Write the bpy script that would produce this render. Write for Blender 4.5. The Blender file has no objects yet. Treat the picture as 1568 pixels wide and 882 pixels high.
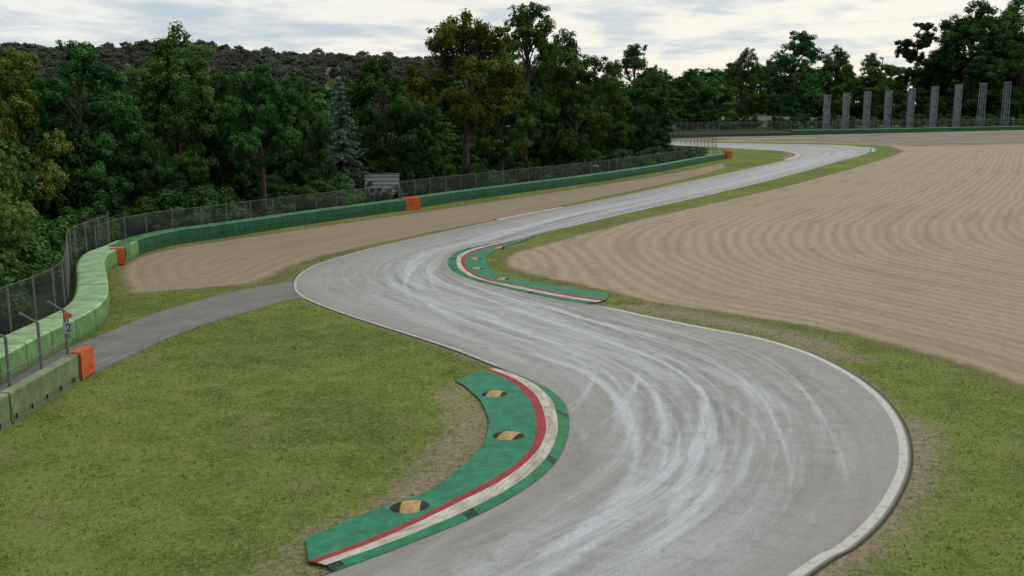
import bpy, math, random
import numpy as np
sc=bpy.context.scene
H=9.0;F=1500.0;CX,CY=784.0,441.0
TH=math.atan((441-165)/1500.0);S=math.sin(TH);C=math.cos(TH)
def G(u,v,z=0.0):
    b=(v-CY)/F;a=(u-CX)/F;t=(H-z)/(S+b*C)
    return (a*t,t*(C-b*S))
def GP(l): return np.array([G(*p) for p in l])
def ztop(Y,v):
    k=(v-CY)/F
    return H-Y*(S+k*C)/(C-k*S)
def link(ob,parent=None):
    sc.collection.objects.link(ob)
    if parent: ob.parent=parent
    return ob
def empty(name):
    return link(bpy.data.objects.new(name,None))
# ---------------------------------------------------------------- nodes
class NT:
    def __init__(s,tree): s.t=tree;s.N=tree.nodes;s.L=tree.links
    def new(s,ty,**kw):
        n=s.N.new(ty)
        for k,v in kw.items(): setattr(n,k,v)
        return n
    def put(s,sock,v):
        if isinstance(v,bpy.types.NodeSocket): s.L.new(v,sock)
        elif isinstance(v,(tuple,list)):
            v=tuple(v)
            if sock.type=='RGBA' and len(v)==3: v=v+(1,)
            sock.default_value=v
        else: sock.default_value=v
    def m(s,op,a,b=None,c=None,clamp=False):
        n=s.new('ShaderNodeMath',operation=op,use_clamp=clamp);s.put(n.inputs[0],a)
        if b is not None: s.put(n.inputs[1],b)
        if c is not None: s.put(n.inputs[2],c)
        return n.outputs[0]
    def mix(s,f,a,b,bt='MIX'):
        n=s.new('ShaderNodeMix',data_type='RGBA',blend_type=bt)
        s.put(n.inputs[0],f);s.put(n.inputs[6],a);s.put(n.inputs[7],b);return n.outputs[2]
    def noise(s,vec,scale,detail=4,rough=.55,dist=0):
        n=s.new('ShaderNodeTexNoise');s.put(n.inputs['Vector'],vec);n.inputs['Scale'].default_value=scale
        n.inputs['Detail'].default_value=min(detail,5) if scale<50 else 2;n.inputs['Roughness'].default_value=rough;n.inputs['Distortion'].default_value=dist
        return n.outputs[0]
    def sm(s,x,a,b,c=0.0,d=1.0):
        n=s.new('ShaderNodeMapRange',interpolation_type='SMOOTHSTEP');s.put(n.inputs[0],x)
        n.inputs[1].default_value=a;n.inputs[2].default_value=b;n.inputs[3].default_value=c;n.inputs[4].default_value=d
        return n.outputs[0]
    def attr(s,name):
        n=s.new('ShaderNodeAttribute',attribute_name=name);return n.outputs['Fac']
    def pos(s): return s.new('ShaderNodeNewGeometry').outputs['Position']
    def xyz(s,v):
        n=s.new('ShaderNodeSeparateXYZ');s.put(n.inputs[0],v);return n.outputs
    def cmb(s,x,y,z=0.0):
        n=s.new('ShaderNodeCombineXYZ');s.put(n.inputs[0],x);s.put(n.inputs[1],y);s.put(n.inputs[2],z);return n.outputs[0]
    def bump(s,h,st=.5,d=.05):
        n=s.new('ShaderNodeBump');s.put(n.inputs['Height'],h);n.inputs['Strength'].default_value=st;n.inputs['Distance'].default_value=d
        return n.outputs[0]
def newmat(name):
    m=bpy.data.materials.new(name);m.use_nodes=True
    t=NT(m.node_tree);p=m.node_tree.nodes['Principled BSDF'];p.inputs['Roughness'].default_value=.8
    p.inputs['Specular IOR Level'].default_value=.25
    return m,t,p
def simple(name,col,var=.25,scale=3.0,rough=.7,metal=0,dirt=None):
    m,t,p=newmat(name);P=t.pos()
    n1=t.noise(P,scale,5,.65);n2=t.noise(P,scale*9,3)
    f=t.m('ADD',t.m('MULTIPLY',n1,.7),t.m('MULTIPLY',n2,.3))
    a=tuple(c*(1-var) for c in col);b=tuple(min(1,c*(1+var)) for c in col)
    c=t.mix(t.sm(f,.32,.68),a,b)
    if dirt: c=t.mix(t.sm(n1,.5,.75,0,.6),c,dirt)
    t.put(p.inputs['Base Color'],c);p.inputs['Roughness'].default_value=rough;p.inputs['Metallic'].default_value=metal
    return m
# ---------------------------------------------------------------- mesh helpers
def mk(name,V,Q,mats,mi=None,attrs=None,fattrs=None,smooth=False):
    V=np.asarray(V,dtype=np.float32).reshape(-1,3);Q=np.asarray(Q,dtype=np.int32).reshape(-1,4)
    me=bpy.data.meshes.new(name)
    me.vertices.add(len(V));me.vertices.foreach_set('co',V.ravel())
    me.loops.add(len(Q)*4);me.loops.foreach_set('vertex_index',Q.ravel())
    me.polygons.add(len(Q));me.polygons.foreach_set('loop_start',np.arange(0,len(Q)*4,4,dtype=np.int32))
    for m in mats: me.materials.append(m)
    if mi is not None: me.polygons.foreach_set('material_index',np.asarray(mi,dtype=np.int32))
    me.update(calc_edges=True)
    for k,a in (attrs or {}).items():
        at=me.attributes.new(k,'FLOAT','POINT');at.data.foreach_set('value',np.asarray(a,dtype=np.float32).ravel())
    for k,a in (fattrs or {}).items():
        at=me.attributes.new(k,'FLOAT','FACE');at.data.foreach_set('value',np.asarray(a,dtype=np.float32).ravel())
    me.polygons.foreach_set('use_smooth',np.full(len(Q),smooth))
    me.validate()
    return me
def gridQ(r,c,off=0):
    i=np.arange(r-1)[:,None]*c+np.arange(c-1)[None,:]
    return (np.stack([i,i+1,i+c+1,i+c],-1).reshape(-1,4)+off)
class MB:
    def __init__(s): s.V=[];s.Q=[];s.M=[];s.A=[];s.n=0
    def add(s,V,Q,m=0,a=None):
        V=np.asarray(V,float).reshape(-1,3);Q=np.asarray(Q).reshape(-1,4)
        s.V.append(V);s.Q.append(Q+s.n);s.M.append(np.full(len(Q),m));s.A.append(np.zeros(len(V)) if a is None else np.asarray(a,float).ravel());s.n+=len(V)
    def box(s,c,sz,rz=0,m=0,taper=1.0):
        x,y,z=[d/2 for d in sz];k=taper
        P=np.array([[-x,-y,-z],[x,-y,-z],[x,y,-z],[-x,y,-z],[-x*k,-y*k,z],[x*k,-y*k,z],[x*k,y*k,z],[-x*k,y*k,z]])
        R=np.array([[math.cos(rz),-math.sin(rz),0],[math.sin(rz),math.cos(rz),0],[0,0,1]])
        P=P@R.T+np.array(c)
        s.add(P,[[0,3,2,1],[4,5,6,7],[0,1,5,4],[1,2,6,5],[2,3,7,6],[3,0,4,7]],m)
    def tube(s,pts,rad,n=6,m=0):
        pts=np.asarray(pts,float);k=len(pts);rad=np.broadcast_to(np.asarray(rad,float),(k,))
        d=np.gradient(pts,axis=0);d/=np.linalg.norm(d,axis=1)[:,None]+1e-9
        up=np.array([0,0,1.]) if abs(d[0,2])<.8 else np.array([1.,0,0])
        a=np.cross(d,up);a/=np.linalg.norm(a,axis=1)[:,None]+1e-9;b=np.cross(d,a)
        th=np.linspace(0,2*math.pi,n+1)
        ring=pts[:,None,:]+rad[:,None,None]*(np.cos(th)[None,:,None]*a[:,None,:]+np.sin(th)[None,:,None]*b[:,None,:])
        s.add(ring.reshape(-1,3),gridQ(k,n+1),m)
        c=np.repeat(pts[-1:],n+1,0);s.add(np.concatenate([ring[-1],c]),gridQ(2,n+1),m)
    def mesh(s,name,mats,smooth=False):
        return mk(name,np.concatenate(s.V),np.concatenate(s.Q),mats,np.concatenate(s.M),{'ss':np.concatenate(s.A)},smooth=smooth)
    def obj(s,name,mats,parent=None,smooth=False):
        return link(bpy.data.objects.new(name,s.mesh(name,mats,smooth)),parent)
def cr(P,n):
    P=np.asarray(P,float);E=np.concatenate([[2*P[0]-P[1]],P,[2*P[-1]-P[-2]]])
    out=[];t=(np.arange(n)/n)[:,None]
    for i in range(len(P)-1):
        a,b,c,d=E[i],E[i+1],E[i+2],E[i+3]
        out.append(.5*((2*b)+(-a+c)*t+(2*a-5*b+4*c-d)*t**2+(-a+3*b-3*c+d)*t**3))
    out.append(P[-1:]);return np.concatenate(out)
def arclen(P): return np.concatenate([[0],np.cumsum(np.linalg.norm(np.diff(P,axis=0),axis=1))])
def resample(P,step):
    s=arclen(P);n=max(2,int(s[-1]/step)+1);q=np.linspace(0,s[-1],n)
    return np.stack([np.interp(q,s,P[:,0]),np.interp(q,s,P[:,1])],1),q
def normals(P):
    d=np.gradient(P,axis=0);d/=np.linalg.norm(d,axis=1)[:,None];return np.stack([-d[:,1],d[:,0]],1)
def sdf(X,Y,P):
    P=np.asarray(P)
    x=X.astype(np.float32);y=Y.astype(np.float32)
    best=np.full(len(x),1e12,dtype=np.float32);ins=np.zeros(len(x),bool)
    for i in range(len(P)):
        ax,ay=P[i];bx,by=P[(i+1)%len(P)]
        dx,dy=bx-ax,by-ay;L=dx*dx+dy*dy+1e-9
        t=np.clip(((x-ax)*dx+(y-ay)*dy)/L,0,1)
        q=(x-ax-t*dx)**2+(y-ay-t*dy)**2
        np.minimum(best,q,out=best)
        if ay!=by:
            c=((ay>y)!=(by>y))&(x<(bx-ax)*(y-ay)/(by-ay)+ax);ins^=c
    d=np.sqrt(best);return np.where(ins,-d,d)
def udist(x,y,P):
    best=np.full(len(x),1e12)
    for i in range(len(P)-1):
        ax,ay=P[i];bx,by=P[i+1];dx,dy=bx-ax,by-ay;L=dx*dx+dy*dy+1e-9
        t=np.clip(((x-ax)*dx+(y-ay)*dy)/L,0,1)
        np.minimum(best,(x-ax-t*dx)**2+(y-ay-t*dy)**2,out=best)
    return np.sqrt(best)
# ---------------------------------------------------------------- track
Lp=[(510,876),(612,838),(720,794),(798,752),(845,713),(864,678),(869,649),(863,620),(840,598),(807,581),(754,560),(690,535),(620,512),(560,493),(510,476),(472,461),(453,449),(448,437),(453,424),(470,411),(500,399),(560,382),(620,368),(680,355),(740,342),(800,329),(880,314),(960,298),(1040,281),(1110,266),(1160,255),(1200,246),(1220,240),(1223,236),(1205,232),(1160,229),(1100,226),(1020,222)]
Rp=[(1240,882),(1310,838),(1357,792),(1386,742),(1395,705),(1390,665),(1372,630),(1342,598),(1295,566),(1235,538),(1160,516),(1080,501),(1000,485),(935,471),(860,458),(790,443),(735,430),(700,418),(687,405),(692,392),(712,382),(755,373),(800,365),(845,354),(900,341),(960,327),(1040,309),(1110,293),(1180,276),(1240,260),(1285,247),(1318,238),(1332,231),(1325,226),(1280,222),(1200,220.5),(1110,219),(1030,216)]
PL=np.concatenate([[[-22,2],[-9.5,12.3]],GP(Lp)]);PR=np.concatenate([[[-14,-1],[0.2,11.6]],GP(Rp)])
NS=34;TL=cr(PL,NS);TR=cr(PR,NS);rows=len(TL);cols=120
tt=np.linspace(0,1,cols)
Cn=(TL+TR)/2;ssC=arclen(Cn)
d=np.gradient(Cn,axis=0);d/=np.linalg.norm(d,axis=1)[:,None]
perp=np.abs((TR-TL)[:,0]*d[:,1]-(TR-TL)[:,1]*d[:,0])
V=np.zeros((rows,cols,3));V[:,:,:2]=TL[:,None]*(1-tt)[None,:,None]+TR[:,None]*tt[None,:,None];V[:,:,2]=.014
rng=np.random.default_rng(4)
stat=np.arange(rows)/NS-2
line=np.interp(stat,[-2,0,2,4,6,8,10,12,14,16,18,20,22,24,27,31,35,38],[.5,.42,.36,.33,.32,.34,.40,.48,.58,.68,.76,.78,.72,.6,.5,.42,.25,.4])
line=np.convolve(np.pad(line,40,mode='edge'),np.ones(81)/81,mode='valid')
marks=np.zeros((rows,cols));dark=np.zeros((rows,cols))
def mark(buf,s0,s1,off,drift,curv,wid,amp,ph):
    u=(stat-s0)/(s1-s0);uu=np.clip(u,0,1);ok=(u>0)&(u<1)
    t=line+off+drift*(uu-.5)+curv*np.sin(uu*math.pi)+.006*np.sin(stat*1.1+ph)
    env=np.where(ok,np.sin(uu*math.pi)**.6,0)*amp
    dd=(tt[None,:]-t[:,None])*perp[:,None]
    buf+=env[:,None]*np.exp(-(dd/wid)**2)
for i in range(200):
    s0=rng.uniform(-3,30);ln=rng.uniform(3,12);off=rng.normal(0,.19);dr=rng.normal(0,.08 if rng.random()<.72 else .26);cv=rng.normal(0,.055)
    w=rng.choice([.05,.09,.14,.3],p=[.25,.33,.27,.15]);a=rng.uniform(.1,.38) if rng.random()<.72 else rng.uniform(.5,.95);ph=rng.uniform(0,6)
    if w>.25: a=min(a,.33)
    mark(marks,s0,s0+ln,off,dr,cv,w,a,ph)
    if rng.random()<.35: mark(marks,s0,s0+ln,off+.15,dr,cv,w,a*.7,ph)
for i in range(110):
    s0=rng.uniform(-3,30);ln=rng.uniform(3,10)
    mark(dark,s0,s0+ln,rng.normal(.05,.24),rng.normal(0,.1),rng.normal(0,.05),rng.choice([.06,.12,.3,.6]),rng.uniform(.15,.5),rng.uniform(0,6))
lane=np.exp(-((tt[None,:]-line[:,None])/.3)**2)
dl=tt[None,:]*perp[:,None];dr_=(1-tt)[None,:]*perp[:,None]
wlL=np.clip((stat-9.9)*8,0,1);wlR=1-np.clip((stat-13.0)*8,0,1)*np.clip((23.5-stat)*8,0,1)
m,t,p=newmat('worn_asphalt')
P=t.pos();ss=t.attr('ss');lat=t.attr('lat');mk_=t.attr('marks');dk=t.attr('darkm');ln_=t.attr('lane')
st1=t.noise(t.cmb(t.m('MULTIPLY',lat,2.4),t.m('MULTIPLY',ss,.035)),1,5,.66)
st2=t.noise(t.cmb(t.m('ADD',t.m('MULTIPLY',lat,7),t.m('MULTIPLY',ss,.12)),t.m('MULTIPLY',ss,.05)),1,5,.6)
big=t.noise(P,.22,4,.6);mid=t.noise(P,1.7,5,.68);fine=t.noise(P,24,5,.85)
c=t.mix(t.sm(big,.3,.7),(.27,.262,.24),(.33,.326,.312))
c=t.mix(t.m('MULTIPLY',t.sm(st1,.42,.66),t.m('ADD',t.m('MULTIPLY',ln_,.6),.15)),c,(.41,.42,.425))
c=t.mix(t.m('MULTIPLY',t.sm(st1,.5,.3),.5),c,(.215,.203,.182))
c=t.mix(t.m('MULTIPLY',t.sm(st2,.52,.72),t.m('MULTIPLY',ln_,.35)),c,(.44,.455,.465))
c=t.mix(t.m('MULTIPLY',dk,t.sm(mid,.25,.6,.3,.75),clamp=True),c,(.15,.143,.13))
brk=t.sm(t.noise(t.cmb(t.m('MULTIPLY',lat,6),t.m('MULTIPLY',ss,.5)),1,5,.75),.28,.6,.35,.95)
c=t.mix(t.m('MULTIPLY',mk_,brk,clamp=True),c,(.52,.55,.575))
edge=t.m('MINIMUM',t.attr('dl'),t.attr('dr'))
c=t.mix(t.m('MULTIPLY',t.sm(t.m('ADD',edge,t.m('MULTIPLY',t.m('SUBTRACT',mid,.5),1.5)),1.9,0),.5),c,(.25,.225,.185))
c=t.mix(t.m('MULTIPLY',t.sm(mid,.5,.75),.4),c,(.19,.182,.162))
c=t.mix(t.sm(fine,.42,.66,0,.7),c,t.mix(.5,c,(.04,.04,.04)))
spk=t.sm(t.noise(P,9,3,.8),.64,.71,0,.4);c=t.mix(spk,c,(.52,.52,.5))
er=t.attr('dr');el=t.attr('dl');wn=t.noise(P,4,5,.8)
def band(x,a,b): return t.m('MULTIPLY',t.sm(x,a-.02,a+.02),t.sm(x,b+.02,b-.02))
lr=t.m('MULTIPLY',t.m('MULTIPLY',band(er,.09,.30),t.sm(wn,.34,.52,.25,.8)),t.attr('wr'))
ll=t.m('MULTIPLY',t.m('MULTIPLY',band(el,.07,.19),t.sm(wn,.34,.55,.12,.65)),t.attr('wl'))
c=t.mix(t.m('MAXIMUM',lr,ll),c,(.56,.55,.50))
c=t.mix(t.sm(edge,.09,.02,0,.8),c,(.05,.045,.035))
t.put(p.inputs['Base Color'],c);t.put(p.inputs['Roughness'],t.sm(mid,.3,.7,.5,.7));p.inputs['Specular IOR Level'].default_value=.35
t.put(p.inputs['Normal'],t.bump(fine,.45,.025))
me=mk('race_track',V,gridQ(rows,cols),[m],attrs={'ss':np.repeat(ssC,cols),'lat':(tt[None,:]-.5)*perp[:,None],'marks':np.clip(marks,0,1),'darkm':np.clip(dark,0,1),'lane':lane,'dl':dl,'dr':dr_,'wl':np.repeat(wlL,cols),'wr':np.repeat(wlR,cols)},smooth=True)
link(bpy.data.objects.new('race_track',me))
trackpoly=np.concatenate([TL[::6],TR[::-6]])
# service road
U=GP([(475,424),(440,431),(380,441),(300,460),(230,481),(165,507),(90,536),(0,566),(-120,610)])
D=GP([(500,472),(455,459),(390,476),(300,502),(225,534),(150,570),(60,608),(-40,655),(-200,730)])
SU=cr(U,8);SD=cr(D,8);q=np.linspace(0,1,12)
V=np.zeros((len(SU),12,3));V[:,:,:2]=SU[:,None]*(1-q)[None,:,None]+SD[:,None]*q[None,:,None];V[:,:,2]=.007
m,t,p=newmat('service_asphalt');P=t.pos()
n1=t.noise(P,.8,5,.65);n2=t.noise(P,18,5,.85)
st=t.noise(t.cmb(t.m('MULTIPLY',t.attr('lat'),2.2),t.m('MULTIPLY',t.attr('ss'),.08)),1,5,.6)
c=t.mix(t.sm(n1,.3,.7),(.17,.162,.145),(.23,.223,.205));c=t.mix(t.sm(st,.45,.7,0,.6),c,(.12,.115,.10));c=t.mix(t.sm(n2,.42,.7,0,.7),c,(.07,.065,.06))
e=t.m('ADD',t.attr('edge'),t.m('MULTIPLY',t.m('SUBTRACT',t.noise(P,2.5,5,.7),.5),1.2))
c=t.mix(t.sm(e,.5,.0,0,.9),c,(.10,.11,.045))
t.put(p.inputs['Base Color'],c);t.put(p.inputs['Normal'],t.bump(n2,.3,.02))
wS=np.linalg.norm(SU-SD,axis=1)[:,None]
me=mk('service_road',V,gridQ(len(SU),12),[m],attrs={'ss':np.repeat(arclen((SU+SD)/2),12),'lat':q[None,:]*wS,'edge':np.minimum(q,1-q)[None,:]*wS})
link(bpy.data.objects.new('service_road',me))
servpoly=np.concatenate([SU,SD[::-1]])
# ---------------------------------------------------------------- kerbs
def paint(name,col,dirtc,scale=2.0,joints=False,wear=.5):
    m,t,p=newmat(name);P=t.pos();n1=t.noise(P,scale,5,.72);n2=t.noise(P,20,5,.8)
    st=t.noise(t.cmb(t.m('MULTIPLY',t.attr('lat'),9),t.m('MULTIPLY',t.attr('ss'),.6)),1,5,.75)
    c=t.mix(t.sm(n1,.35,.65),tuple(x*.68 for x in col),tuple(x*1.15 for x in col))
    c=t.mix(t.m('MULTIPLY',t.sm(st,.46,.66),wear),c,dirtc)
    c=t.mix(t.sm(n2,.48,.72,0,.6),c,dirtc)
    if joints:
        fr=t.m('FRACT',t.m('MULTIPLY',t.attr('ss'),.26));k=t.m('LESS_THAN',fr,.09)
        c=t.mix(t.m('MULTIPLY',k,t.sm(n1,.4,.5,.2,.95)),c,(.015,.02,.018))
    t.put(p.inputs['Base Color'],c);p.inputs['Roughness'].default_value=.6;t.put(p.inputs['Normal'],t.bump(n2,.3,.02));return m
kg=paint('kerb_green_paint',(.018,.215,.11),(.045,.10,.065));kg2=paint('kerb_edge_green_paint',(.018,.20,.085),(.04,.08,.055),2,True)
kr=paint('kerb_red_paint',(.34,.022,.035),(.17,.06,.05));kw=paint('kerb_white_paint',(.52,.49,.42),(.20,.165,.12),1.2,wear=.75);kd=simple('kerb_side_dirt',(.04,.035,.028))
def kerb(name,rws,zs,mi,n=12):
    A=np.array([[G(*p) for p in r] for r in rws])
    nc=A.shape[1];Cc=[cr(A[:,j],n) for j in range(nc)]
    R=len(Cc[0]);first=Cc[0];mb_cols=[first]+Cc;zz=[0.0]+zs;mm=[4]+mi
    cc=[];zc=[];ml=[]
    for j in range(len(mb_cols)-1):
        k=1 if j==0 else 4
        for i in range(k):
            f=i/k;cc.append(mb_cols[j]*(1-f)+mb_cols[j+1]*f);zc.append(zz[j]*(1-f)+zz[j+1]*f);ml.append(mm[j])
    cc.append(mb_cols[-1]);zc.append(zz[-1]);cc.append(mb_cols[-1]);zc.append(0.0);ml.append(4)
    K=len(cc);V=np.zeros((R,K,3))
    for j in range(K): V[:,j,:2]=cc[j];V[:,j,2]=zc[j]
    V=np.concatenate([V[:1]*[1,1,0],V,V[-1:]*[1,1,0]]);R+=2
    sl=arclen(V[:,K//2,:2]);lat=np.linalg.norm(V[:,:,:2]-V[:,:1,:2],axis=2)
    mi_=np.tile(np.array(ml),(R-1,1));mi_[0]=4;mi_[-1]=4
    me=mk(name,V,gridQ(R,K),[kg,kr,kw,kg2,kd],mi_.ravel(),attrs={'ss':np.repeat(sl,K),'lat':lat})
    return link(bpy.data.objects.new(name,me))
k1=[[(468,828),(473,865),(486,867),(499,870),(511,877)],[(560,789),(590,820),(598,824),(608,831),(615,838)],[(650,757),(691,771),(698,776),(712,787),(722,794)],
[(700,722),(763,733),(771,738),(787,747),(800,752)],[(735,690),(808,697),(817,701),(834,708),(847,713)],[(748,658),(820,666),(835,668),(852,672),(866,678)],[(745,635),(820,640),(834,640),(853,643),(871,649)],
[(735,615),(808,612),(822,611),(843,613),(865,620)],[(722,602),(788,592),(799,590),(818,591),(842,598)],[(710,592),(764,578),(774,577),(790,577),(809,581)],[(697,585),(739,570),(749,568),(760,567),(773,568)]]
kerb('painted_kerb',k1,[.05,.08,.08,.07,.022],[0,1,2,3])
k2=[[(933,452),(928,461),(922,463),(914,465),(905,467)],[(880,443),(872,453),(867,455),(861,457),(855,459)],[(820,433),(806,441),(801,442),(794,444),(785,444)],[(775,425),(752,430),(746,431),(739,431),(731,431)],
[(752,414),(724,419),(718,419),(709,419),(698,418)],[(744,403),(713,407),(707,407),(700,407),(686,406)],[(747,393),(714,396),(708,395),(701,394),(690,393)],[(760,384),(732,386),(726,385),(720,384),(711,382)],[(785,375),(768,376),(763,375),(759,374),(754,373)],[(818,364),(812,365),(809,365),(806,365),(802,365)]]
kerb('painted_kerb',k2,[.05,.08,.08,.07,.022],[0,1,2,3])
def edgekerb(name,s0,s1,w,side,mats):
    a,b=int((s0+2)*NS),int((s1+2)*NS);E=(TL if side<0 else TR)[a:b];Nn=normals(E)
    R=len(E);V=np.zeros((R,4,3));sg=1 if side<0 else -1
    for j,cc in enumerate([-.12,w*.33,w*.66,w]): V[:,j,:2]=E+Nn*cc*sg;V[:,j,2]=[.02,.05,.07,.03][j]
    me=mk(name,V,gridQ(R,4),[kg,kr,kw],np.tile(mats,R-1),attrs={'ss':np.repeat(arclen(E),4),'lat':np.tile([0,.3,.6,.9],R)})
    link(bpy.data.objects.new(name,me))
edgekerb('painted_kerb',31.2,34.1,2.0,-1,[2,1,0])
edgekerb('painted_kerb',24.4,25.8,.5,-1,[2,1,0])
edgekerb('painted_kerb',31.7,33.2,1.4,1,[0,2,0])
m,t,p=newmat('disc_black_and_tan');ob=t.new('ShaderNodeTexCoord').outputs['Object'];x=t.xyz(ob)[0];y=t.xyz(ob)[1];n=t.noise(ob,6,5,.7)
xx=t.m('ADD',t.m('ABSOLUTE',t.m('ADD',x,t.m('MULTIPLY',y,-.35))),t.m('MULTIPLY',n,.08))
c=t.mix(t.sm(xx,.26,.29),t.mix(t.sm(n,.35,.65),(.34,.215,.085),(.48,.33,.15)),(.02,.02,.018))
fr=t.m('LESS_THAN',t.m('FRACT',t.m('MULTIPLY',t.m('ADD',x,y),7)),.12);c=t.mix(t.m('MULTIPLY',fr,.6),c,(.12,.08,.04))
t.put(p.inputs['Base Color'],c);discm=m
def disc(u,v,r,rot,z=.065):
    rr=np.linspace(0,1,7);th=np.linspace(0,2*math.pi,33)
    V=np.array([[[r*k*math.cos(a),r*.85*k*math.sin(a),.07*(1-k**2)**.8] for a in th] for k in rr])
    ob=link(bpy.data.objects.new('kerb_bump_disc',mk('kerb_bump_disc',V,gridQ(7,33),[discm],smooth=True)))
    x,y=G(u,v,z);ob.location=(x,y,z-.01);ob.rotation_euler=(0,0,rot)
disc(758,603,.44,.1);disc(780,667,.47,-.1);disc(629,776,.48,.35)
for u,v in [(768,427),(730,411),(727,396),(764,379)]: disc(u,v,.42,.1)
# ---------------------------------------------------------------- ground
def axis(lo,hi,a,b,step,g):
    core=list(np.arange(a,b,step));x=b;s=step;up=[]
    while x<hi: up.append(x);s*=1+g;x+=s
    up.append(hi);x=a;s=step;dn=[]
    while True:
        s*=1+g;x-=s
        if x<=lo: dn.append(lo);break
        dn.append(x)
    return np.array(dn[::-1]+core+up)
xs=axis(-2500,2500,-20,28,.3,.016);ys=axis(-400,4000,12,62,.3,.014)
GX,GY=np.meshgrid(xs,ys);gx,gy=GX.ravel(),GY.ravel()
gR=GP([(777,402),(782,392),(800,384),(840,374),(900,357),(1000,332),(1100,310),(1200,287),(1300,260),(1365,240),(1385,231),(1360,223),(1250,218.5),(1100,216.5),(1020,214.5),(1020,211),(1210,207.5),(1568,199.5),(1900,195),(2600,250),(2200,700),(1800,660),(1568,590),(1500,563),(1400,535),(1300,510),(1200,492),(1100,477),(1000,462),(940,447),(880,433),(820,421),(790,413)])
gL=GP([(190,425),(192,410),(205,398),(235,388),(275,379),(400,361),(520,343),(640,326),(800,302),(900,287),(1000,271),(1060,260),(1105,250),(1112,256),(1080,266),(1000,285),(900,306),(760,336),(680,351),(560,376),(490,392),(440,408),(405,426),(385,434),(300,441),(205,449)])
d1=GP([(460,875),(400,890),(440,850),(500,808),(570,780),(640,725),(690,665),(694,625),(680,600),(700,588),(750,650),(700,730),(600,785),(470,835)])
d2=GP([(1398,640),(1425,650),(1435,700),(1415,760),(1340,850),(1270,890),(1240,890),(1380,770),(1396,700)])
d3=GP([(900,470),(1000,462),(1150,490),(1290,525),(1350,560),(1290,556),(1160,513),(1000,482)])
forest=np.concatenate([GP([(-300,690),(0,540),(110,470),(122,385),(180,376),(220,368),(330,353),(560,320),(700,302),(900,274),(1060,247),(1088,228),(1020,213),(1100,209.5),(1210,206),(1568,198),(1900,193)]),[[1500,600],[2500,4000],[-2500,4000],[-2500,-50],[-60,10]]])
runoff=GP([(1390,224),(1250,217),(1020,214),(1020,211),(1210,207.5),(1568,199.5),(1900,195),(1900,214),(1568,221)])
near=(gy<600)&(np.abs(gx)<400)
def att(P,far=50.0):
    o=np.full(len(gx),far,dtype=np.float32);o[near]=sdf(gx[near],gy[near],P);return o
aR_=att(gR);aL_=att(gL);ag=np.minimum(aR_,aL_)
e1=GP([(777,402),(840,374),(1000,332),(1200,287),(1300,260),(1385,231)]);e2=GP([(777,402),(880,433),(1000,462),(1200,492),(1400,535),(1568,590),(1800,660)])
kk=.12;u1=udist(gx,gy,e1);u2=udist(gx,gy,e2)
rake=-np.log(np.exp(-kk*np.minimum(u1,400))+np.exp(-kk*np.minimum(u2,400))+1e-30)/kk
rL=att(gL,0.0);rake=np.where(rL<1,-rL*.9,rake)
adirt=np.minimum(np.minimum(att(d1),att(d2)),att(d3)+.4)
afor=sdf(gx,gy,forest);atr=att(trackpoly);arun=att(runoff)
m,t,p=newmat('ground');P=t.pos()
nb=t.noise(P,.12,4,.65);nm=t.noise(P,.9,5,.7);nf=t.noise(P,6,5,.8);nff=t.noise(P,28,3,.85)
c=t.mix(t.sm(t.m('ADD',t.m('MULTIPLY',nb,.5),t.m('MULTIPLY',nm,.5)),.39,.61),(.075,.115,.022),(.170,.220,.044))
c=t.mix(t.sm(nf,.45,.68,0,.8),c,(.225,.255,.07))
c=t.mix(t.sm(nf,.48,.32,0,.7),c,(.055,.082,.018))
c=t.mix(t.sm(nff,.50,.30,0,.65),c,(.04,.062,.013))
c=t.mix(t.m('MULTIPLY',t.sm(t.noise(P,.5,5,.75),.53,.68),.55),c,(.21,.19,.085))
dirtc=t.mix(t.sm(nf,.3,.7),(.16,.125,.088),(.34,.28,.205))
ad=t.attr('dirt');dn=t.m('ADD',ad,t.m('MULTIPLY',t.m('SUBTRACT',t.noise(P,1.6,5,.75,1.0),.5),3.4))
c=t.mix(t.sm(dn,.8,-.5,0,.9),c,dirtc)
tr=t.attr('trk');vn=t.m('ADD',tr,t.m('MULTIPLY',t.m('SUBTRACT',nm,.5),2.0))
c=t.mix(t.sm(vn,.5,-.1,0,.6),c,dirtc)
ga=t.attr('grav');gn=t.m('ADD',ga,t.m('MULTIPLY',t.m('SUBTRACT',nm,.5),4))
c=t.mix(t.sm(gn,1.8,-.3,0,.8),c,t.mix(nm,(.13,.11,.06),(.2,.165,.095)))
wv=t.m('ADD',t.attr('rake'),t.m('MULTIPLY',t.noise(P,.12,3,.5),1.2))
w1=t.m('SINE',t.m('MULTIPLY',wv,2*math.pi/.85));w2=t.m('SINE',t.m('MULTIPLY',wv,2*math.pi/2.6))
gb=t.noise(P,.09,4,.65,.6);gn2=t.noise(P,3.2,5,.85)
wave=t.m('ADD',t.m('MULTIPLY',w1,t.sm(nm,.35,.65,.1,.8)),t.m('MULTIPLY',w2,t.sm(gb,.42,.62,.0,.5)))
gc=t.mix(t.sm(t.m('ADD',wave,t.m('MULTIPLY',t.m('SUBTRACT',gn2,.5),6.5)),-2.0,2.0),(.235,.183,.130),(.455,.372,.278))  # furrow ridges and hollows shaded in the gravel colour, without relief
gc=t.mix(t.sm(gb,.4,.7,0,.45),gc,(.275,.222,.162));gc=t.mix(t.sm(nff,.5,.3,0,.75),gc,(.13,.10,.072));gc=t.mix(t.sm(nff,.55,.75,0,.55),gc,(.60,.51,.41))
gc=t.mix(t.m('MULTIPLY',t.attr('left'),.45),gc,(.22,.175,.125))
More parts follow.
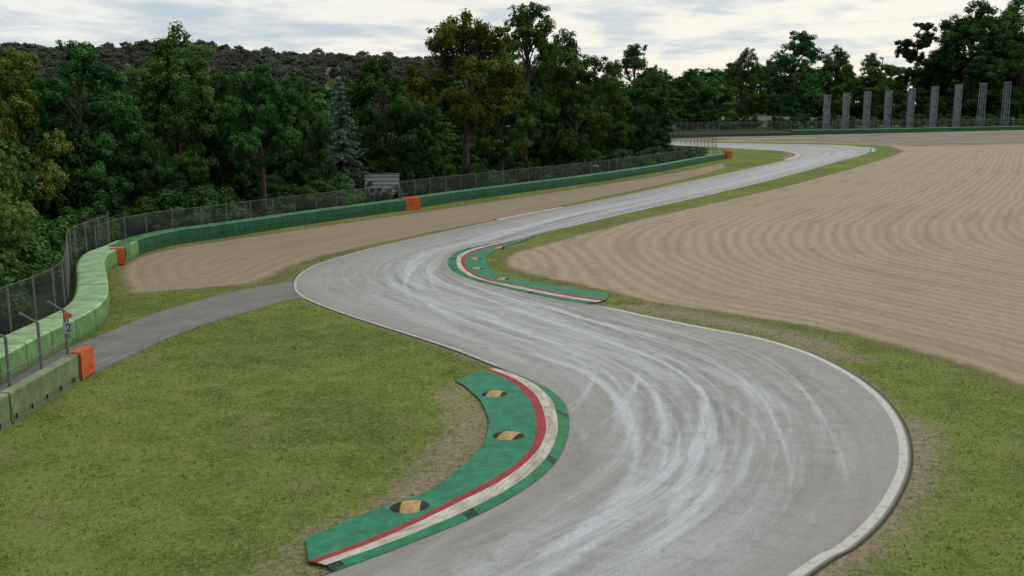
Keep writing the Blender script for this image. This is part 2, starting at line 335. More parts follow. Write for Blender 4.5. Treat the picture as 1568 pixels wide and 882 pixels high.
g1=t.m('ADD',ga,t.m('MULTIPLY',t.m('SUBTRACT',nm,.5),1.5))
gm=t.sm(g1,.3,-.3)
c=t.mix(gm,c,gc)
ra=t.m('ADD',t.attr('runoff'),t.m('MULTIPLY',t.m('SUBTRACT',gb,.5),16))
c=t.mix(t.sm(ra,2,-2,0,.8),c,t.mix(t.sm(gb,.4,.6),(.13,.118,.098),(.24,.215,.178)))
c=t.mix(t.sm(tr,.10,.03,0,.8),c,(.035,.032,.02))
c=t.mix(t.sm(t.attr('forest'),.6,-.6),c,t.mix(nm,(.012,.018,.007),(.035,.048,.014)))  # woodland floor: dark soil green with the darkness under trees painted in
t.put(p.inputs['Base Color'],c);p.inputs['Roughness'].default_value=.95;p.inputs['Specular IOR Level'].default_value=.08
t.put(p.inputs['Normal'],t.bump(t.m('ADD',t.m('MULTIPLY',nf,.6),t.m('MULTIPLY',nff,.4)),.6,.10))
V=np.stack([gx,gy,np.zeros_like(gx)],1)
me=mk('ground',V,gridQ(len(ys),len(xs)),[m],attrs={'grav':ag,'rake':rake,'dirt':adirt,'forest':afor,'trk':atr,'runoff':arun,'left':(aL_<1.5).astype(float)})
link(bpy.data.objects.new('ground',me))
# grass blades on the verges
N=380000;r1=rng.random(N);yy=13+50*r1**1.25;xx=rng.uniform(-1,1,N)*(yy*.58+3)
cl=np.sin(xx*2.1+np.sin(yy*1.3)*2)+np.sin(yy*2.7+np.sin(xx*1.7)*2)
kp=rng.random(N)<np.clip(.45+.15*cl,.12,1);xx=xx[kp];yy=yy[kp]
kerbpoly=np.concatenate([GP([r[0] for r in k1]),GP([r[-1] for r in k1])[::-1]]);kerbpoly2=np.concatenate([GP([r[0] for r in k2]),GP([r[-1] for r in k2])[::-1]])
ok=(sdf(xx,yy,trackpoly[:]) > .12)&(sdf(xx,yy,gR)>.3)&(sdf(xx,yy,gL)>.3)&(sdf(xx,yy,servpoly)>-.05)&(sdf(xx,yy,kerbpoly)>.06)&(sdf(xx,yy,kerbpoly2)>.06)&(sdf(xx,yy,forest)>.5)
dd=np.minimum(np.minimum(sdf(xx,yy,d1),sdf(xx,yy,d2)),sdf(xx,yy,d3)+.5)+rng.normal(0,.5,len(xx));ok&=(dd>.1)|(rng.random(len(xx))<.12)
xx=xx[ok];yy=yy[ok];n=len(xx)
sz=rng.uniform(.5,1.25,n)*(1+yy/80);an=rng.uniform(0,6.28,n);hh=.030*sz;wd=.011*sz;ln=rng.normal(0,.6,(n,2))*hh[:,None]
B0=np.stack([xx-np.cos(an)*wd,yy-np.sin(an)*wd,np.zeros(n)],1);B1=np.stack([xx+np.cos(an)*wd,yy+np.sin(an)*wd,np.zeros(n)],1)
T1=np.stack([xx+ln[:,0]+np.cos(an)*wd*.3,yy+ln[:,1]+np.sin(an)*wd*.3,hh],1);T0=np.stack([xx+ln[:,0]-np.cos(an)*wd*.3,yy+ln[:,1]-np.sin(an)*wd*.3,hh],1)
m,t,p=newmat('grass_blades');c=t.mix(t.attr('tint'),(.10,.15,.024),(.28,.32,.08));t.put(p.inputs['Base Color'],c)
me=mk('grass',np.stack([B0,B1,T1,T0],1),np.arange(4*n).reshape(-1,4),[m],fattrs={'tint':np.clip(rng.normal(.45,.28,n),0,1)})
link(bpy.data.objects.new('grass',me))
# ---------------------------------------------------------------- barriers
def sweep(mb,P,prof,m=0,step=1.0,cap=True):
    P,q=resample(P,step);Nn=normals(P);K=len(prof)
    prof=list(prof)+[prof[0]]
    V=np.zeros((len(P),K+1,3))
    for j,(o,z) in enumerate(prof): V[:,j,:2]=P+Nn*o;V[:,j,2]=z
    mb.add(V,gridQ(len(P),K+1),m,np.repeat(q,K+1))
    if cap:
        for r in (0,-1):
            c=np.repeat(V[r].mean(0)[None],K+1,0);mb.add(np.concatenate([V[r],c]),gridQ(2,K+1),m,np.full(2*(K+1),q[r]))
    return P,q
def beltmat(name,face,top,stain,per=1.6,seam=.5):
    m,t,p=newmat(name);P=t.pos();z=t.xyz(P)[2];s_=t.attr('ss')
    nz=t.m('ABSOLUTE',t.xyz(t.new('ShaderNodeNewGeometry').outputs['Normal'])[2])
    n1=t.noise(P,1.2,5,.7);n2=t.noise(t.cmb(t.m('MULTIPLY',s_,3),t.m('MULTIPLY',z,.7)),1,5,.75);n3=t.noise(P,14,4,.8)
    c=t.mix(t.sm(n1,.3,.7),tuple(x*.7 for x in face),tuple(x*1.25 for x in face))
    c=t.mix(t.sm(n2,.45,.68,0,.75),c,stain)
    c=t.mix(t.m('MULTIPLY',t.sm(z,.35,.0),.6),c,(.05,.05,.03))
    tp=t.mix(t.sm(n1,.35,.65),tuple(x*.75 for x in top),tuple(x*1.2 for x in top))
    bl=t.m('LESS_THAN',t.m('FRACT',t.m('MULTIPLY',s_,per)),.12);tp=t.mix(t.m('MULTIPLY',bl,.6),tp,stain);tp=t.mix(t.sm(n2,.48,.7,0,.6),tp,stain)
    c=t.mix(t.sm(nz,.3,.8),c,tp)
    c=t.mix(t.sm(n3,.5,.75,0,.5),c,stain)
    j=t.m('LESS_THAN',t.m('FRACT',t.m('MULTIPLY',s_,seam)),.03);c=t.mix(t.m('MULTIPLY',j,.75),c,(.01,.02,.012))
    t.put(p.inputs['Base Color'],c);p.inputs['Roughness'].default_value=.65;t.put(p.inputs['Normal'],t.bump(n3,.3,.03));return m
mg=beltmat('green_belt',(.012,.092,.042),(.06,.19,.08),(.012,.036,.022))  # lit top strip painted in as the lighter top colour
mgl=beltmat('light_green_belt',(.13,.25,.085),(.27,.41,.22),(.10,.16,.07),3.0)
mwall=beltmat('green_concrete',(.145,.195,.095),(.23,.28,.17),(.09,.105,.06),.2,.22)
mor=simple('orange_plastic',(.50,.10,.025),.3,2.5,.6,dirt=(.17,.06,.03))
msteel=simple('galvanised_steel',(.15,.155,.16),.25,6,.6,.2);mdark=simple('steel_and_slot_shade',(.05,.05,.045),.3)
prof=[(0,0),(-.03,.5),(0,.93),(.10,1.0),(.85,1.0),(.95,.93),(.95,0)]
A=GP([(192,402),(220,388),(270,375),(330,366),(400,355),(470,344),(560,331),(622,322)])
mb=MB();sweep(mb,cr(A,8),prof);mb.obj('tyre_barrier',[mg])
B=GP([(636,319),(700,309),(800,295),(900,281),(1000,265),(1060,253),(1112,243)])
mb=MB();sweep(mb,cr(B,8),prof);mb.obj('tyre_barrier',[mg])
L1=GP([(213,391),(192,402),(170,412),(162,428),(166,450),(168,478),(158,498),(130,518),(60,556),(0,592),(-90,640)])
mb=MB();Lc=cr(L1,8)
profw=[(0,0),(.02,.5),(0,.9),(-.08,.96),(-1.25,.96),(-1.35,.9),(-1.35,0)]
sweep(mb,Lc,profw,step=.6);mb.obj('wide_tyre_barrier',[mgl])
FB=np.concatenate([GP([(1212,207)]),GP([(1330,204.5),(1450,201.5),(1568,199),(1750,195.5),(1950,192.5)])])
proff=[(0,0),(0,1.5),(.1,1.6),(1.1,1.6),(1.2,1.5),(1.2,0)]
mb=MB();sweep(mb,FB,proff,step=3);mb.obj('tyre_barrier',[mg])
mb=MB();sweep(mb,GP([(1018,211),(1100,209.5),(1212,207.6)]),[(0,0),(0,1.0),(.4,1.1),(.9,1.0),(.9,0)],step=3)
mb.obj('concrete_barrier',[simple('dark_green_concrete',(.03,.06,.035))])
NW=GP([(145,571),(0,663),(-120,739)])
dirw=(NW[0]-NW[1]);Lw=np.linalg.norm(dirw);dirw/=Lw;pw=np.array([-dirw[1],dirw[0]])
if pw[1]<0: pw=-pw
mb=MB()
split=NW[0]-dirw*1.0
sweep(mb,np.array([split,NW[1]-dirw*14]),[(0,0),(-.04,.12),(-.02,.90),(-.05,.95),(-.33,.95),(-.36,0)],step=.5)
for i in range(18):
    c=split-dirw*(.6+i*.95)-pw*0.02;mb.box((c[0],c[1],.20),(.03,.05,.16),math.atan2(dirw[1],dirw[0]),1)  # slots as dark boxes, the shade inside them put into the colour
mb.obj('concrete_wall',[mwall,mdark])
def oblock(name,cx,cy,rz,sz):
    mb=MB();w,d_,h=sz;mb.box((0,0,h*.47),(w,d_,h*.94),0,0,.97);mb.box((0,0,h*.97),(w*.92,d_*.85,h*.06),0,0,.96)
    for k in (-.3,.22): mb.box((k*w,-d_*.485,h*.30),(.035*w+.01,.03,h*.2),0,1)  # dark boxes paint in the shaded slots of the block
    mb.box((0,-d_*.478,.05),(w*.8,.04,.06),0,1)
    ob=mb.obj(name,[mor,mdark]);ob.location=(cx,cy,0);ob.rotation_euler=(0,0,rz)
    md=ob.modifiers.new('b','BEVEL');md.width=.03;md.segments=2
    return ob
c=NW[0]-dirw*.5+pw*.17;oblock('orange_barrier_block',c[0],c[1],math.atan2(dirw[1],dirw[0]),(1.02,.42,.98))
x,y=G(182,405);oblock('orange_barrier_block',x,y-.1,.5,(.75,.6,1.0))
x,y=G(628,321);oblock('orange_barrier_block',x,y+.3,.5,(1.5,1.2,1.1))
x,y=G(1115,243);oblock('orange_barrier_block',x,y+.6,.4,(1.2,1.3,1.4))
# ---------------------------------------------------------------- fences
m=bpy.data.materials.new('chain_link');m.use_nodes=True;t=NT(m.node_tree);p=m.node_tree.nodes['Principled BSDF'];out=m.node_tree.nodes['Material Output']
z=t.xyz(t.pos())[2];s_=t.attr('ss')
def lines(x,w): return t.m('GREATER_THAN',t.m('ABSOLUTE',t.m('SUBTRACT',t.m('FRACT',x),.5)),.5-w)
k=t.m('MAXIMUM',lines(t.m('MULTIPLY',t.m('ADD',s_,z),11),.05),lines(t.m('MULTIPLY',t.m('SUBTRACT',s_,z),11),.05))
p.inputs['Base Color'].default_value=(.085,.09,.09,1)
tr_=t.new('ShaderNodeBsdfTransparent');mx=t.new('ShaderNodeMixShader');t.put(mx.inputs[0],k);t.L.new(tr_.outputs[0],mx.inputs[1]);t.L.new(p.outputs[0],mx.inputs[2]);t.L.new(mx.outputs[0],out.inputs[0])
mlink=m
mpost=simple('weathered_post',(.14,.142,.138),.3,5,.7)
def fence(name,P,h,step=3.0,r=.03,z0=0,wires=True):
    mb=MB();Q,q=resample(P,step)
    for i,(x,y) in enumerate(Q):
        mb.tube([(x,y,0),(x,y,h*.5),(x,y,h)],r,6,0)
    V=np.zeros((len(Q),2,3));V[:,:,:2]=Q[:,None];V[:,0,2]=z0+.05;V[:,1,2]=h-.03
    V[:,:,1]+=r*1.3
    mb.add(V,gridQ(len(Q),2),1,np.repeat(q,2))
    if wires:
        for zz in (h*.97,):
            L=np.zeros((len(Q),3));L[:,:2]=Q;L[:,1]-=r*1.2;L[:,2]=zz;mb.tube(L,.012,4,0)
    return mb.obj(name,[mpost,mlink])
def off(P,d): return P+normals(P)*d
fence('chain_link_fence',off(cr(A,8),1.6),2.2,2.4,.035)
fence('chain_link_fence',off(cr(B,8),1.8),2.4,2.6,.04)
fence('chain_link_fence',off(Lc,-1.7),2.6,1.9,.035)
fence('chain_link_fence',GP([(1016,210),(1212,206.4),(1450,200.5),(1568,198.2),(1950,191.8)]),4.6,4.5,.09)
fence('chain_link_fence',GP([(1096,229),(1060,222),(1020,217.5)]),2.6,4,.06)
mb=MB()
wp=[split-dirw*k+pw*.55 for k in (-.3,1.55,3.55,5.6,7.7,9.8)]
for w_ in wp:
    a=np.array([w_[0],w_[1]]);mb.tube([(a[0],a[1],0),(a[0],a[1],1.2),(a[0],a[1],2.35)],.05,8,0)
    ar=-dirw*.75+pw*.15;mb.tube([(a[0],a[1],2.33),(a[0]+ar[0]*.5,a[1]+ar[1]*.5,2.55),(a[0]+ar[0],a[1]+ar[1],2.8)],.04,8,0)
    mb.box((a[0],a[1],.04),(.25,.25,.08),0.4,0)
Q=np.array(wp);q=arclen(Q);V=np.zeros((len(Q),2,3));V[:,:,:2]=Q[:,None]+pw*.07;V[:,0,2]=.05;V[:,1,2]=1.35;mb.add(V,gridQ(len(Q),2),1,np.repeat(q,2))
for zz in (1.36,.75):
    L=np.zeros((len(Q),3));L[:,:2]=Q-pw*.06;L[:,2]=zz;mb.tube(L,.02,5,0)
mb.obj('debris_fence',[msteel,mlink])
sg=empty('marker_sign');a=wp[0]-pw*.1
mb=MB();mb.box((0,0,0),(.32,.03,.38),0,0);mb.box((0,-.004,.42),(.26,.10,.14),0,1);mb.box((0,.02,.1),(.05,.03,.9),0,2)
o=mb.obj('board',[simple('sign_face',(.30,.33,.38),.1),mor,msteel],sg)
cu=bpy.data.curves.new('numeral','FONT');cu.body='2';cu.size=.38;cu.align_x='CENTER';cu.align_y='CENTER';cu.extrude=.004
n_=bpy.data.objects.new('numeral',cu);link(n_,sg);n_.location=(0,-.022,0);n_.rotation_euler=(math.pi/2,0,0);cu.materials.append(simple('numeral_paint',(.04,.04,.05)))
sg.location=(a[0],a[1],1.75);sg.rotation_euler=(0,0,.35)
# ---------------------------------------------------------------- pillars on the right
mpil=simple('weathered_grey_cladding',(.16,.17,.195),.25,.3,.6)
for i,(u,tp) in enumerate([(1264,146),(1293,143),(1325,141),(1357,139),(1392,136),(1427,133),(1463,130),(1500,128),(1537,126)]):
    vb=203.0-(u-1264)*.0195;x,y=G(u,vb);h=ztop(y,tp);w=8.0*y/F
    mb=MB()
    if i<7:
        mb.box((0,0,.6),(w*1.1,w*1.1,1.2));mb.box((0,0,h/2+.6),(w*.62,w*.8,h-1.2),0,0)
        for k in (-1,1): mb.box((k*w*.42,-.05,h/2+.6),(w*.18,w,h-1.2),0,0)
        mb.box((0,0,h+.1),(w*1.06,w*1.06,.3))
        for z in np.arange(3,h,3.2): mb.box((0,-w*.45,z),(w*.62,.2,.25),0,1)
        mb.obj('grandstand_pillar',[mpil,mdark]).location=(x,y,0)
    else:
        for sx in (-1,1):
            for sy in (-1,1): mb.tube([(sx*w*.5,sy*w*.5,0),(sx*w*.45,sy*w*.45,h/2),(sx*w*.4,sy*w*.4,h)],.2,5)
        zs=np.arange(0,h-2,2.4)
        for j,z in enumerate(zs):
            for sy in (-1,1):
                a_=(-1)**j;mb.tube([(-a_*w*.46,sy*w*.46,z),(0,sy*w*.46,z+1.2),(a_*w*.46,sy*w*.46,z+2.4)],.12,4)
                mb.box((0,sy*w*.45,z),(w,.2,.2))
        mb.box((0,0,h),(w,w,.4));mb.obj('lattice_tower',[mpil]).location=(x,y,0)
# ---------------------------------------------------------------- trees
def leafmat(name,dark,light,trans=.22):
    m=bpy.data.materials.new(name);m.use_nodes=True;t=NT(m.node_tree);m.node_tree.nodes.remove(m.node_tree.nodes['Principled BSDF']);out=m.node_tree.nodes['Material Output']
    p=t.new('ShaderNodeBsdfDiffuse')
    ti=t.attr('tint');rn=t.new('ShaderNodeObjectInfo').outputs['Random']
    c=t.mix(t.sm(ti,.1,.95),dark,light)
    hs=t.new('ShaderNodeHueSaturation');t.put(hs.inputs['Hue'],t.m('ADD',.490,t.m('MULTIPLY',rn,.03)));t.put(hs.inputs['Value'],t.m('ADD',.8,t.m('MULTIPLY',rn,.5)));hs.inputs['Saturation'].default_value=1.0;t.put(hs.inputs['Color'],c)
    t.put(p.inputs['Color'],hs.outputs[0])
    tl=t.new('ShaderNodeBsdfTranslucent');t.put(tl.inputs[0],hs.outputs[0]);mx=t.new('ShaderNodeMixShader');mx.inputs[0].default_value=trans
    t.L.new(p.outputs[0],mx.inputs[1]);t.L.new(tl.outputs[0],mx.inputs[2]);t.L.new(mx.outputs[0],out.inputs[0]);return m
bark=simple('bark',(.055,.045,.035),.4,4,.9)
lm_dark=leafmat('leaves_dark',(.024,.060,.020),(.075,.150,.045));lm_mid=leafmat('leaves_mid',(.042,.086,.024),(.11,.19,.052))
lm_olive=leafmat('leaves_olive',(.06,.082,.016),(.18,.20,.042));lm_light=leafmat('leaves_light',(.08,.145,.035),(.21,.31,.09))
lm_silver=leafmat('needles_silver',(.08,.13,.09),(.20,.28,.21));lm_pine=leafmat('needles_dark',(.018,.036,.016),(.045,.075,.03))
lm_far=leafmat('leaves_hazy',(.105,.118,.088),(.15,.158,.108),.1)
def leaves(rng,cen,rad,tint,N,l,w,ctr,flat=1.0):
    i=rng.choice(len(cen),N,p=(rad**2)/np.sum(rad**2));g=rng.normal(0,1,(N,3));g/=np.linalg.norm(g,axis=1)[:,None];r=rng.random(N)**.45
    o=g*(rad[i]*r)[:,None];o[:,2]*=flat;pos=cen[i]+o
    nr=g*.9+rng.normal(0,.42,(N,3))+np.array([0,0,.35])+.5*(pos-ctr)/(np.linalg.norm(pos-ctr,axis=1)[:,None]+1e-6)
    nr/=np.linalg.norm(nr,axis=1)[:,None];a=np.cross(nr,rng.normal(0,1,(N,3)));a/=np.linalg.norm(a,axis=1)[:,None];b=np.cross(nr,a)
    s=rng.uniform(.6,1.3,N)[:,None]
    V=np.stack([pos+a*l*s,pos+b*w*s,pos-a*l*s,pos-b*w*s],1).reshape(-1,3)
    Q=np.arange(N*4).reshape(-1,4);tn=np.clip(tint[i]+rng.normal(0,.16,N)+.25*g[:,2]*r,0,1);return V,Q,tn  # random tone, plus top light painted in: upper leaves of a clump lighter
def tree_mesh(name,kind,seed,lm,N=30000,leaf=.15):
    rng=np.random.default_rng(seed);Hn=16.0;mb=MB();cen=[];rad=[];tnt=[]
    top=.9 if kind!='spruce' else .98
    bx,by=rng.normal(0,.5,2)
    zz=np.linspace(0,Hn*top,7);tp=np.stack([bx*(zz/Hn)**1.5+.15*np.sin(zz*.5+seed),by*(zz/Hn)**1.5+.15*np.cos(zz*.4+seed),zz],1)
    mb.tube(tp,np.linspace(.36,.05,7)*(1 if kind!='sparse' else .8),8)
    def limb(e,z0,r=.1):
        s=np.array([np.interp(z0,zz,tp[:,0]),np.interp(z0,zz,tp[:,1]),z0]);mid_=(s+e)/2+np.array([0,0,.5])+rng.normal(0,.25,3)
        mb.tube([s,(s+mid_)/2+rng.normal(0,.08,3),mid_,(mid_+e)/2+rng.normal(0,.1,3),e],np.linspace(r,.025,5),5)
    def addc(c,r,t_): cen.append(c);rad.append(r);tnt.append(t_)
    if kind in('broad','oval','sparse','low'):
        nl,cz,rz,rx={'broad':(38,.62,.33,4.2),'oval':(40,.53,.43,3.3),'sparse':(36,.60,.38,3.2),'low':(42,.50,.46,4.1)}[kind]
        for k in range(nl):
            g=rng.normal(0,1,3);g/=np.linalg.norm(g);r=rng.uniform(.35,1.0)**.5
            zf=g[2]*r
            c=np.array([g[0]*r*rx,g[1]*r*rx,Hn*(cz+rz*zf)])
            if kind=='oval': c[:2]*=1-.35*max(0,zf)
            R=rng.uniform(.8,1.6)*(.8 if kind=='sparse' else 1)
            limb(c,np.clip(c[2]-rng.uniform(1.5,4),Hn*.14,Hn*.8),rng.uniform(.06,.14))
            lt=rng.uniform(.15,.75)
            for j in range(11 if kind!='sparse' else 8):
                h=rng.normal(0,1,3);h[2]=h[2]*.7+.2;h/=np.linalg.norm(h)
                addc(c+h*R*rng.uniform(.6,1.15),rng.uniform(.28,.7)*(.75 if kind=='sparse' else 1),lt+rng.normal(0,.12))
            addc(c,R*.6,lt-.15)  # inner clump tinted darker, interior shade put into leaf colour
    elif kind=='spruce':
        for z in np.arange(1.2,Hn*.99,.6):
            R=4.2*(1-z/Hn)**.85+.15
            for j in range(int(5+R*2)):
                a=rng.uniform(0,6.283);Rr=R*rng.uniform(.65,1.15);e=np.array([math.cos(a)*Rr,math.sin(a)*Rr,z-.12*Rr])
                if rng.random()<.3: limb(e,min(z+.2,Hn*.95),.04)
                for f in np.linspace(.35,1,max(2,int(Rr*1.6))):
                    addc(np.array([e[0]*f,e[1]*f,z-.16*Rr*f*f+rng.normal(0,.08)]),.22+.25*(1.1-f)*min(1,R),.3+.3*f)
    elif kind=='pine':
        for k in range(20):
            z=rng.uniform(.45,.97)*Hn;R=rng.uniform(1.5,4.0)*(1.15-.55*(z/Hn));a=rng.uniform(0,6.283);c=np.array([math.cos(a)*R,math.sin(a)*R,z])
            limb(c,z-1.2,.09)
            for j in range(9): addc(c+rng.normal(0,1,3)*[.8,.8,.22],rng.uniform(.4,.7),.4)
    elif kind=='bush':
        mb=MB();Hn=3
        for k in range(30):
            g=rng.normal(0,1,3);g/=np.linalg.norm(g);c=np.array([g[0]*1.8,g[1]*1.5,.8+abs(g[2])*1.6])*rng.uniform(.5,1);addc(c,rng.uniform(.3,.65),rng.uniform(.2,.6))
            mb.tube([(0,0,0),c*.5,c],[.05,.03,.01],4)
    cen=np.array(cen);rad=np.array(rad);tint=np.clip(np.array(tnt),0,1)
    ctr=np.array([0,0,Hn*.5])
    Vl,Ql,tn=leaves(rng,cen,rad,tint,N,leaf,leaf*.62,ctr,.7 if kind in('spruce','pine') else .85)
    V=np.concatenate(mb.V);Q=np.concatenate(mb.Q);nb=len(V);nq=len(Q)
    return mk(name,np.concatenate([V,Vl]),np.concatenate([Q,Ql+nb]),[bark,lm],np.concatenate([np.zeros(nq),np.ones(len(Ql))]),fattrs={'tint':np.concatenate([np.zeros(nq),tn])})
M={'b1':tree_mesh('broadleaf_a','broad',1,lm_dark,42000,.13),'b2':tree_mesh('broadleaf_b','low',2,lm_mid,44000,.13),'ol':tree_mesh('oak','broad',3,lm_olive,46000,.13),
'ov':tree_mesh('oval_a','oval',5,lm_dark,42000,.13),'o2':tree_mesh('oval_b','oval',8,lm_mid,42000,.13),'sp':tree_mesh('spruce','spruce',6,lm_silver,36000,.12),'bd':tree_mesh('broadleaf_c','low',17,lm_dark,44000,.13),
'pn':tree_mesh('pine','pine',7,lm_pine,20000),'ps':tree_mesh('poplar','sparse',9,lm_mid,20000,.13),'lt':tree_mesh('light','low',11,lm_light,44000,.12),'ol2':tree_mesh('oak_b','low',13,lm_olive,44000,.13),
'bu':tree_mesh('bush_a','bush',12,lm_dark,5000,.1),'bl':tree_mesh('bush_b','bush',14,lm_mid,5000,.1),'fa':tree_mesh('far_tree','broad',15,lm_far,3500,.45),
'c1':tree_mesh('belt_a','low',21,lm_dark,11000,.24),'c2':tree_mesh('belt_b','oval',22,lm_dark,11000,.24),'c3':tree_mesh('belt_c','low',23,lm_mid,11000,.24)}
WN={'b1':10.3,'b2':10.3,'bd':10.3,'ol':10.3,'ov':8.4,'o2':8.4,'sp':8.6,'pn':8,'ps':8.2,'lt':10.3,'ol2':10.3,'fa':10.5,'c1':10,'c2':8.4,'c3':10}
NM={'b1':'broadleaf_tree','b2':'broadleaf_tree','bd':'broadleaf_tree','ol':'oak_tree','ol2':'oak_tree','ov':'broadleaf_tree','o2':'broadleaf_tree','sp':'spruce_tree','pn':'pine_tree','ps':'poplar_tree','lt':'broadleaf_tree'}
TOP={k:max(v.co.z for v in M[k].vertices) for k in M}
rr=random.Random(5)
def tree(u,v,vt,wpx,k,parent=None,name=None):
    x,y=G(u,v);h=ztop(y,vt);w=wpx*y/F
    ob=link(bpy.data.objects.new(name or NM[k],M[k]),parent);ob.location=(x,y,-.1)
    s=w/WN[k];ob.scale=(s,s*rr.uniform(.9,1.1),h/(TOP[k]-.4));ob.rotation_euler=(0,0,rr.uniform(0,6.28));return ob
for a in [(-14,462,190,120,'lt'),(20,430,290,90,'lt'),(28,366,78,175,'ol2'),(140,350,66,180,'bd'),(205,340,150,95,'b2'),(283,332,38,145,'o2'),(405,336,100,140,'b1'),(345,322,112,95,'ov'),(475,315,122,90,'bd'),(525,306,112,105,'sp'),(592,302,90,140,'bd'),(245,345,215,80,'bd'),
 (712,292,20,182,'ol'),(806,272,8,125,'ps'),(878,266,46,150,'b2'),(967,248,70,110,'bd'),(768,278,74,115,'o2'),(655,300,160,80,'bd'),(830,264,100,110,'bd'),(925,254,96,90,'b2'),(1005,246,130,60,'ov'),
 (1062,200,106,70,'bd'),(1140,195,74,78,'b2'),(1212,192,50,110,'bd'),(1278,191,70,66,'o2'),(1345,190,82,95,'b2'),(1396,190,36,60,'pn'),(1478,190,4,125,'ov'),(1556,190,-12,135,'b2'),(1435,189,68,80,'o2'),(1098,197,114,60,'o2'),(1520,189,30,100,'b2'),(1640,189,-8,120,'b2')]:
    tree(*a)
bel=empty('woodland_belt')
def bv(u): return np.interp(u,[-300,110,220,622,900,1060,1100,1900],[500,400,372,318,275,246,205,194])
ks=['c1','c2','c3','c1','c2']
for u in range(-260,1010,50):
    v=max(bv(u)-60-rr.uniform(0,10),208)
    tree(u+rr.uniform(-12,12),v,rr.uniform(118,148),rr.uniform(95,125),rr.choice(ks),bel,'belt_tree')
for u in range(-280,1030,44):
    v=max(bv(u)-42-rr.uniform(0,8),212)
    tree(u+rr.uniform(-12,12),v,rr.uniform(165,215),rr.uniform(75,100),rr.choice(['c1','c1','c3']),bel,'belt_tree')
for u in range(-100,1100,42):
    v=max(193,min(212,bv(u)-110));tree(u,v,rr.uniform(110,136),rr.uniform(60,90),rr.choice(ks),bel,'belt_tree')
for u in range(1000,1900,32):
    tree(u,rr.uniform(187,188.5),rr.uniform(98,122) if u<1420 else rr.uniform(60,95),rr.uniform(55,80),rr.choice(ks),bel,'belt_tree')
for u in range(1010,1900,26):
    tree(u,rr.uniform(189,190.5),rr.uniform(138,158),rr.uniform(38,52),rr.choice(ks),bel,'belt_tree')
ug=empty('undergrowth')
def bushes(P,d0,d1,n,h0,h1):
    Q,_=resample(P,.5);Nn=normals(Q)
    for i in range(n):
        j=rr.randrange(len(Q));d_=rr.uniform(d0,d1);x,y=Q[j]+Nn[j]*d_
        ob=link(bpy.data.objects.new('bush',M[rr.choice(['bu','bu','bl'])]),ug);s=rr.uniform(h0,h1);ob.location=(x,y,-.1);ob.scale=(s*1.1,s*1.1,s);ob.rotation_euler=(0,0,rr.uniform(0,6.28))
bushes(cr(A,8),3.8,14,90,.4,1.3);bushes(cr(B,8),3.8,18,110,.4,1.3);bushes(Lc,-13,-4,110,.5,1.4)
bushes(cr(A,8),14,24,26,1.3,2.2);bushes(cr(B,8),14,28,34,1.3,2.2)
bushes(GP([(1016,200),(1212,198),(1450,195),(1568,193.5),(1950,189)]),2,26,110,1.5,2.6)
# ---------------------------------------------------------------- hill
hx=np.linspace(-900,400,90);hy=np.linspace(430,1300,60);HX,HY=np.meshgrid(hx,hy)
def hillz(x,y):
    r=np.interp(x,[-900,-420,-330,-250,-130,-60,60,220,400],[54,51,47,48,42,37,27,8,0])
    k=np.clip((y-430)/330,0,1);k=k*k*(3-2*k);return r*k+2.0*np.sin(x*.03)*k*np.cos(y*.02)-1.0
m,t,p=newmat('hill_scrub_hazy');P=t.pos();t.put(p.inputs['Base Color'],t.mix(t.sm(t.noise(P,.05,5,.7),.35,.65),(.085,.095,.065),(.12,.12,.08)))  # distance haze is mixed into the scrub colours
link(bpy.data.objects.new('hill',mk('hill',np.stack([HX,HY,hillz(HX,HY)],-1),gridQ(60,90),[m],smooth=True)))
hf=empty('hillside_forest')
for i in range(1700):
    y=440+380*rr.random()**.55;x=rr.uniform(-.60,.06)*y
    ob=link(bpy.data.objects.new('hill_tree',M['fa']),hf);s=rr.uniform(.5,.85)
    ob.location=(x,y,float(hillz(np.array(x),np.array(y)))-2.5);ob.scale=(s*1.25,s*1.25,s*rr.uniform(.6,1.15));ob.rotation_euler=(0,0,rr.uniform(0,6.28))
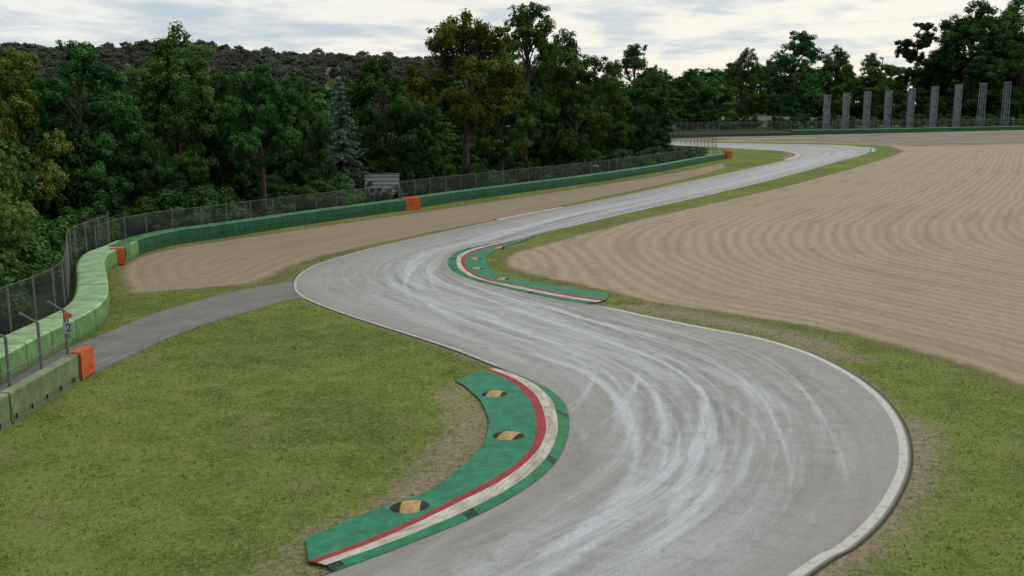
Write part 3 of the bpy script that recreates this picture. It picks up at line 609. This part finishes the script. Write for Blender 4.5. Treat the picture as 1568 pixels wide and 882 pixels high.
# ---------------------------------------------------------------- trailer and cars behind the fence
mwhite=simple('white_paint',(.38,.40,.42),.15,1.5,.5);mtyre=simple('tyre_rubber',(.02,.02,.02));mglass=simple('dark_glass',(.03,.04,.05),.1,1,.1)
mb=MB();mb.box((0,0,1.2),(3.4,1.9,1.5),0,0,.97)
for k in range(5): mb.box((0,-.97,.6+k*.3),(3.3,.05,.06),0,2)
for sx in (-.5,.5):
    for sy in(-.9,.9): mb.tube([(sx,sy-.1,.35),(sx,sy,.35),(sx,sy+.1,.35)],.34,12,1)
mb.box((2.1,0,.45),(.9,.12,.1),0,2);mb.box((0,0,1.99),(3.45,1.95,.06),0,2)
o=mb.obj('white_trailer',[mwhite,mtyre,msteel]);x,y=G(586,306);o.location=(x,y,0);o.rotation_euler=(0,0,.1);o.scale=(1,1,1.3)
def car(u,v,rz,body):
    prof=[(-2.1,.35),(-2.15,.75),(-1.9,.95),(-1.5,1.0),(-1.0,1.4),(.3,1.45),(.95,1.0),(1.9,.85),(2.1,.6),(2.1,.35)]
    mb=MB();K=len(prof);ysn=[-.85,-.8,-.6,.6,.8,.85];V=np.zeros((6,K+1,3))
    for i,yy in enumerate(ysn):
        for j,(a,b) in enumerate(prof+[prof[0]]):
            V[i,j]=(a,yy*(1 if b<1.05 else .8),b)
    mb.add(V,gridQ(6,K+1),0)
    for r in (0,-1):
        c_=np.repeat(V[r].mean(0)[None],K+1,0);mb.add(np.concatenate([V[r],c_]),gridQ(2,K+1),0)
    for sy in(-1,1):
        mb.box((-.35,sy*.80,1.18),(1.5,.04,.28),0,2,.85)
        for sx in(-1.3,1.3): mb.tube([(sx,sy*.72,.33),(sx,sy*.82,.33),(sx,sy*.9,.33)],.33,12,1)
    o=mb.obj('parked_car',[body,mtyre,mglass],smooth=False);x,y=G(u,v);o.location=(x,y,0);o.rotation_euler=(0,0,rz);o.scale=(.9,.9,1.1)
car(897,262,.3,mwhite);car(868,266,.2,simple('grey_car_paint',(.12,.12,.14),.1,1,.3))
# ---------------------------------------------------------------- light, sky, camera
SUN_AZ=math.radians(58);SUN_EL=math.radians(40)
sd=(math.sin(SUN_AZ)*math.cos(SUN_EL),math.cos(SUN_AZ)*math.cos(SUN_EL),math.sin(SUN_EL))
w=bpy.data.worlds.new('World');sc.world=w;w.use_nodes=True;t=NT(w.node_tree)
bg=w.node_tree.nodes['Background'];sky=t.new('ShaderNodeTexSky',sky_type='NISHITA');sky.sun_disc=False;sky.sun_elevation=SUN_EL;sky.sun_rotation=SUN_AZ
g=t.new('ShaderNodeTexCoord').outputs['Generated'];X,Y,Z=t.xyz(g)
zc=t.m('ADD',t.m('MAXIMUM',Z,0.0),.10);pv=t.cmb(t.m('DIVIDE',X,zc),t.m('DIVIDE',Y,zc),0.0)
n1=t.noise(pv,.8,5,.55,.35);n2=t.noise(pv,2.6,5,.62,.3)
dp=t.new('ShaderNodeVectorMath',operation='DOT_PRODUCT');t.put(dp.inputs[0],g);dp.inputs[1].default_value=(.34,.93,.13)
gl=t.sm(dp.outputs['Value'],.75,1.0)
f=t.m('ADD',t.m('MULTIPLY',n1,.66),t.m('MULTIPLY',n2,.34));f=t.m('ADD',f,t.m('MULTIPLY',gl,.02))
cc=t.mix(t.sm(f,.40,.50),(5.6,6.5,7.3),(7.3,7.7,7.9));cc=t.mix(t.sm(f,.48,.57),cc,(9.4,9.4,9.0))
cc=t.mix(t.m('MULTIPLY',t.sm(f,.58,.66),.65),cc,(7.0,7.3,7.4))
cc=t.mix(t.m('MULTIPLY',gl,t.sm(f,.44,.56,.15,.85)),cc,(10.3,9.75,8.5))
c=t.mix(.9,sky.outputs[0],cc)
t.put(bg.inputs['Color'],c);bg.inputs['Strength'].default_value=.098
sl=bpy.data.lights.new('sun','SUN');sl.energy=1.5;sl.angle=math.radians(11);sl.color=(1,.94,.84);so=link(bpy.data.objects.new('sun',sl))
from mathutils import Vector
so.rotation_euler=Vector(sd).to_track_quat('Z','Y').to_euler()
cam=bpy.data.cameras.new('camera');co=link(bpy.data.objects.new('camera',cam));co.location=(0,0,H);co.rotation_euler=(math.pi/2-TH,0,0)
cam.sensor_width=36;cam.lens=36*F/1568.0;cam.clip_end=6000;cam.clip_start=.1;sc.camera=co
sc.view_settings.view_transform='Standard';sc.view_settings.look='None';sc.view_settings.exposure=0
